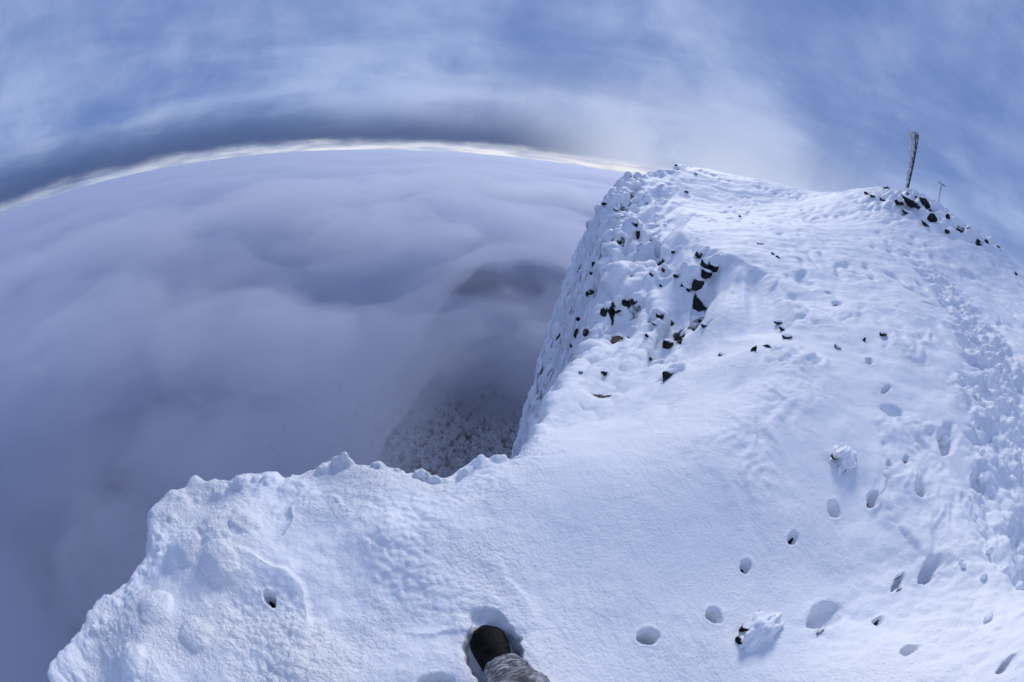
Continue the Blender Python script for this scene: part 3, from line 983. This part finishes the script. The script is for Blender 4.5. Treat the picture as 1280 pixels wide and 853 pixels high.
for i, a in enumerate(summit):
    if i == 0:
        put_rock(*a, 'largest bare dark boulder of the summit outcrop below the tall rimed post', None, bare=True, grow=1.5, out_k=.35)
    else:
        put_rock(*a, 'dark snow-streaked rock of the summit outcrop by the posts', 'rocks of the summit outcrop', bare=i < 4, grow=1.5, out_k=.2)
for a in mid:
    put_rock(*a, 'small dark stone showing through the wind-blown snow of the ridge', 'stones on the windswept ridge', grow=1.3)

# ------------------------------------------------------------------ foreground rimed rocks, and dark pieces for the shade in holes
def lumpy(seed, sub=5, stretch=(1, 1, .8), cells=2.6):
    import bmesh
    bm = bmesh.new(); bmesh.ops.create_icosphere(bm, subdivisions=sub, radius=1)
    v = np.array([q.co[:] for q in bm.verts]); f = np.array([[q.index for q in p.verts] for p in bm.faces]); bm.free()
    d = .42 * (.6 - worley(v[:, 0] * cells + seed, v[:, 1] * cells, v[:, 2] * cells)) + .16 * (.5 - worley(v[:, 0] * cells * 2.6, v[:, 1] * cells * 2.6 + seed, v[:, 2] * cells * 2.6))
    d = d + .25 * perlin(v[:, 0] * 1.3 + seed, v[:, 1] * 1.3, v[:, 2] * 1.3)
    return v * (1 + d)[:, None] * np.array(stretch), f


def rimed_rock(az, r, w, l, h, stones, label, seed):
    p, nn = surf(az, r)
    e = tag(empty('rimed_rock', p, -math.radians(az)), label, 'rock')
    v, f = lumpy(seed, 5, (w, l, h), 2.4)
    mesh_np('rime_crust', v * (1 + .25 * perlin(v[:, 0] * 14 + seed, v[:, 1] * 14, v[:, 2] * 14))[:, None] - [0, 0, h * .12], None, f, M_CLOD, e)
    for (x, y, z, a, b, c) in stones:
        o = link_obj('bare_stone', ROCKS_BARE[int(rg.integers(0, 5))], e, (x, y, z)); o.scale = (a, b, c); o.rotation_euler = (0, rg.uniform(-.4, .4), rg.uniform(0, 3))


rimed_rock(60.5, 1.31, .062, .125, .085, [(-.060, -.05, .005, .026, .045, .034), (-.056, .03, .02, .024, .035, .030), (-.035, -.115, .0, .030, .028, .026)],
           'knobbly rime-covered rock standing in the snow beside the animal tracks', 3)
rimed_rock(53.3, 2.86, .095, .15, .075, [(-.055, -.10, .03, .04, .05, .022), (-.05, -.12, -.03, .05, .05, .018), (.03, -.13, .0, .03, .04, .018)],
           'low rime-topped rock with dark gaps beneath, uphill of the animal tracks', 9)
for (az, r, w, h), lab in zip([(72.4, 2.24, .026, .10), (74.0, 2.12, .02, .05), (75.4, 1.83, .036, .036), (98.3, 1.575, .028, .05), (68.9, 1.52, .022, .055),
                               (60.9, 2.70, .085, .07), (83.9, 1.60, .03, .03), (-51.3, 1.005, .028, .03)],
                              ['narrow dark stone in a crack of the trodden snow', 'tiny dark stone just below the narrow cracked stone', 'small black stone in a hole of the trampled snow',
                               'black stone in a slot of snow beside the trodden trail', 'dark stone at the rim of the big boot hole', 'dark ground at the bottom of the deepest animal track',
                               'dim stone in a dent below the trampled snow', 'dark stone at the bottom of the lone hole on the ledge']):
    o = put_rock(az, r, w, h, lab, None, bare=True, grow=1.0, out_k=0)  # flat dark rock pieces added to stand for shade deep in the holes
    o.scale = (w * .5, max(w, h) * .62, .016); o.rotation_euler = (0, 0, -math.radians(az))
    o.location.z += .004
lump_me = []
for k in range(4):
    v, f = lumpy(20 + k, 4, (1, .95, .85), 1.6)
    lump_me.append(mesh_np('snow_lump', 0.75 * v, None, f, M_CLOD, link=False))
for k, (az, r, s, lab, grp) in enumerate([
        (66.0, 4.22, .085, 'snowball perched on the rim of the deep print by the trail', None), (88.4, 2.06, .035, 'round snowball in a dent beside the trodden trail', None),
        (79.2, 2.56, .026, 'small snow pellet lying beside the narrow print', 'snow pellets beside the narrow print'), (80.0, 2.54, .028, 'small snow pellet lying beside the narrow print', 'snow pellets beside the narrow print')]
        + [(az, r, s, 'broken snow clod thrown up along the trodden trail', 'snow clods along the trail') for az, r, s in
           [(72, 4.2, .05), (74, 3.9, .06), (77, 3.5, .05), (70, 5.2, .07), (73, 5.0, .06), (68, 6.4, .09), (71, 6.0, .07), (66, 7.2, .09), (75.5, 4.6, .05), (79, 3.1, .04), (82, 2.9, .045), (84, 2.5, .035), (69, 4.7, .06), (67, 5.6, .07), (64, 8.2, .1), (86, 3.0, .05), (90, 2.6, .04), (76, 5.3, .06), (73, 6.6, .07)]]):
    p, nn = surf(az, r)
    o = link_obj('snow_lump', lump_me[k % 4], None, p + nn * s * .35); o.scale = (s, s, s * .9); o.rotation_euler = (rg.uniform(0, 3), rg.uniform(0, 3), rg.uniform(0, 3))
    tag(o, lab, 'snow lump', grp)


# ------------------------------------------------------------------ rime-coated summit post
def rime_mesh(seed, path, radii, side, n_az=22, spikes=.35):
    """lumpy rime sleeve grown out towards the windward side"""
    V = []; n = len(path)
    for i, (p, rr) in enumerate(zip(path, radii)):
        for s in range(n_az):
            t = 2 * math.pi * s / n_az
            d = np.array([math.cos(t), math.sin(t), 0])
            wind = .5 + .5 * float(d @ side)
            q = rr * (.45 + 1.05 * wind ** 1.5)
            q *= 1 + spikes * float(fbm(np.array([p[2] * 4.2 + seed]), np.array([math.cos(t) * 1.7 + 3]), np.array([math.sin(t) * 1.7]), 3)[0]) * 2.0
            V.append(np.array(p) + d * max(q, .01))
    V.append(np.array(path[0])); V.append(np.array(path[-1]) + [0, 0, .06])
    Q = grid_quads(n, n_az, True)
    c0, c1 = len(V) - 2, len(V) - 1
    T = [(c0, (s + 1) % n_az, s) for s in range(n_az)] + [(c1, (n - 1) * n_az + s, (n - 1) * n_az + (s + 1) % n_az) for s in range(n_az)]
    return np.array(V), Q, np.array(T)


pp, _n_ = surf(49.7, 24.6)
post = tag(empty('summit_post', pp), 'tall summit post thickly crusted with rime, widest at its top', 'post')
PH = 3.6
post.rotation_euler = Matrix.Rotation(math.radians(6.5), 3, Vector((math.sin(math.radians(49.7)), math.cos(math.radians(49.7)), 0))).to_euler()
pv, pq = tube_np([(0, 0, -.5), (0, 0, PH * .5), (0, 0, PH)], [.085, .08, .07], 10)
M_POST = plain('weathered_dark_post', (.018, .017, .017), (.06, .058, .058), 5, .8, .4)
mesh_np('pole', pv, pq, mat=M_POST, parent=post)
mt_r, N, out = mat_new('rime_over_dark_wood')
b = N.new('ShaderNodeBsdfPrincipled'); geo = N.new('ShaderNodeNewGeometry')
nx, ny, nz = N.sep(geo.outputs['Normal'])
wd = N.math('ADD', N.math('MULTIPLY', nx, -.62), N.math('MULTIPLY', ny, .5))
f = N.ramp(N.math('ADD', wd, N.math('MULTIPLY', N.math('SUBTRACT', N.noise(geo.outputs['Position'], 5, 5, .65), .5), 1.6)), -.55, .20)
N.put(b.inputs['Base Color'], N.mix(f, (.085, .09, .10), (.70, .73, .78)))
b.inputs['Roughness'].default_value = .85
bp = N.new('ShaderNodeBump'); bp.inputs['Distance'].default_value = .08
N.put(bp.inputs['Height'], N.noise(geo.outputs['Position'], 16, 5, .7)); N.l.new(bp.outputs[0], b.inputs['Normal'])
N.l.new(b.outputs[0], out.inputs[0])
zz = np.linspace(.25, PH + .05, 90)
side = np.array([-.80, .60, 0])
rad = np.interp(zz / PH, [0, .2, .4, .6, .8, .86, .95, 1.02], [.07, .09, .12, .15, .18, .26, .31, .18])
rv, rq, rt = rime_mesh(3, [(0, 0, z) + side * q * .35 for z, q in zip(zz, rad)], rad, side, spikes=.5)
mesh_np('rime_crust', rv, rq, rt, mt_r, post)

# small T-shaped marker beside it
pp, _n_ = surf(54.6, 24.2)
mk = tag(empty('marker_post', pp), 'thin frosted T-shaped marker post beside the tall summit post', 'marker post')
M_MARK = plain('frosted_metal', (.16, .17, .19), (.50, .52, .56), 7, .6)
v, q = tube_np([(0, 0, -.6), (.05, 0, .6), (.10, 0, 1.22)], [.032, .030, .030], 8)
mesh_np('pole', v, q, mat=M_MARK, parent=mk)
rtv = np.array([math.cos(math.radians(54)), -math.sin(math.radians(54)), 0])
v, q = tube_np([rtv * -.19 + [.10, 0, 1.27], rtv * 0 + [.10, 0, 1.24], rtv * .25 + [.10, 0, 1.17]], [.045, .055, .04], 8)
mesh_np('crossbar', v, q, mat=M_MARK, parent=mk)

# ------------------------------------------------------------------ the photographer's foot
person = tag(empty('person', (0.125, 0.463, -0.055)), "person's leg in frosted grey trousers and black boot stepping onto the snow", 'person')
boot_rot = math.radians(20.4)
M_BOOT = plain('black_leather', (0.0016, 0.0018, 0.0024), (0.003, 0.0032, 0.004), 60, .5, .2, .07)
M_SOLE = plain('black_rubber', (0.010, 0.010, 0.010), (0.018, 0.018, 0.018), 30, .75, .3)
ss = np.linspace(0, 1, 40)
hw = np.interp(ss, [0, .02, .08, .25, .45, .62, .75, .86, .93, .97, 1], [.010, .024, .040, .046, .052, .064, .068, .062, .048, .034, .008])
ht = np.interp(ss, [0, .02, .10, .30, .45, .60, .75, .86, .94, .98, 1], [.05, .12, .165, .165, .13, .105, .088, .078, .066, .052, .028])
K = np.ones(5) / 5
pad = lambda a: np.convolve(np.pad(a, 2, mode='edge'), K, 'valid')
hw, ht = pad(hw) * .93, pad(ht); hw[0], hw[-1] = .008, .012


def loft(hw, z0, z1, n=28, pw=2.6):
    V = []
    for s_, w_, lo, hi in zip(ss, hw, z0, z1):
        for k in range(n):
            t = 2 * math.pi * k / n
            c, s = math.cos(t), math.sin(t)
            x = w_ * np.sign(c) * abs(c) ** (2 / pw)
            zc_, hh = (lo + hi) / 2, (hi - lo) / 2
            V.append((x * (1 - .12 * max(s, 0)), s_ * .30, zc_ + hh * np.sign(s) * abs(s) ** (2 / pw)))
    nr = len(ss)
    caps = [tuple(reversed(range(n))), tuple((nr - 1) * n + k for k in range(n))]
    T = [(c[0], c[i], c[i + 1]) for c in caps for i in range(1, n - 1)]
    return np.array(V), grid_quads(nr, n, True), np.array(T)


bv, bq, bt = loft(hw, 0 * ht + .018, ht)
cr = bv[:, 2] > .05
bv[cr, 2] += .004 * np.sin(bv[cr, 1] * 120) * sstep(.22, .16, bv[cr, 1]) * sstep(.05, .1, bv[cr, 1])
boot = mesh_np('boot', bv, bq, bt, M_BOOT, person)
boot.rotation_euler = (0, 0, boot_rot)
sv, sq, st_ = loft(hw + .006, 0 * ht - .004, 0 * ht + .024, pw=5)
mesh_np('sole', sv, sq, st_, M_SOLE, boot)
# trouser leg: one crumpled tube from the hem over the boot, past the knee, to the hip
ctrl = np.array([(-.016, .052, .12), (-.022, .022, .20), (-.022, -.065, .35), (-.01, -.20, .56), (.02, -.45, .72), (.05, -.72, .95)])
tt = np.linspace(0, len(ctrl) - 1.001, 110)
path = np.stack([np.interp(tt, np.arange(len(ctrl)), ctrl[:, i]) for i in range(3)], 1)
for _ in range(6):
    path[1:-1] = (path[:-2] + path[1:-1] * 2 + path[2:]) / 4
prad = np.interp(tt, [0, .15, 1, 2, 3, 4, 5], [.054, .059, .064, .070, .080, .092, .10])
tv, tq = tube_np(path, prad, 44)
ring = np.repeat(np.arange(110), 44); angk = np.tile(np.arange(44) / 44 * 2 * math.pi, 110)
cen = path[ring]; dirv = tv - cen; dirv /= np.linalg.norm(dirv, axis=1)[:, None]
fold = perlin(ring * .16 + 1.2 * np.sin(angk), np.cos(angk) * 1.5 + 4, np.sin(angk) * 1.5)
fold2 = 1 - 2 * np.abs(perlin(ring * .34 + 2.0 * np.cos(angk + .6), np.cos(angk) * 1.1, np.sin(angk) * 1.1 + 7))
tv = tv + dirv * (.011 * fold + .006 * (fold2 - .4))[:, None]
mt_t, N, out = mat_new('frosted_trouser_cloth')
b = N.new('ShaderNodeBsdfPrincipled'); co = N.new('ShaderNodeTexCoord').outputs['Object']
geo = N.new('ShaderNodeNewGeometry')
cl = N.mix(N.ramp(N.noise(co, 55, 5, .65), .38, .62), (.010, .0105, .012), (.07, .073, .082))
sn = N.noise(N.vmath('MULTIPLY', co, (1, 1, 1.8)), 26, 6, .72)
sn = N.ramp(N.math('ADD', sn, N.math('MULTIPLY', N.math('SUBTRACT', geo.outputs['Pointiness'], .5), 2.2)), .46, .70)
N.put(b.inputs['Base Color'], N.mix(N.math('ADD', .05, N.math('MULTIPLY', sn, .62)), cl, (.55, .58, .64)))
b.inputs['Roughness'].default_value = .9
bp = N.new('ShaderNodeBump'); bp.inputs['Strength'].default_value = .6; bp.inputs['Distance'].default_value = .006
N.put(bp.inputs['Height'], N.noise(co, 130, 4, .6)); N.l.new(bp.outputs[0], b.inputs['Normal'])
N.l.new(b.outputs[0], out.inputs[0])
nc_ = len(tv); tv = np.concatenate([tv, [path[-1]]])
tcap = np.array([(nc_, 109 * 44 + k, 109 * 44 + (k + 1) % 44) for k in range(44)])
mesh_np('trouser_leg', tv, tq, tcap, mt_t, person)
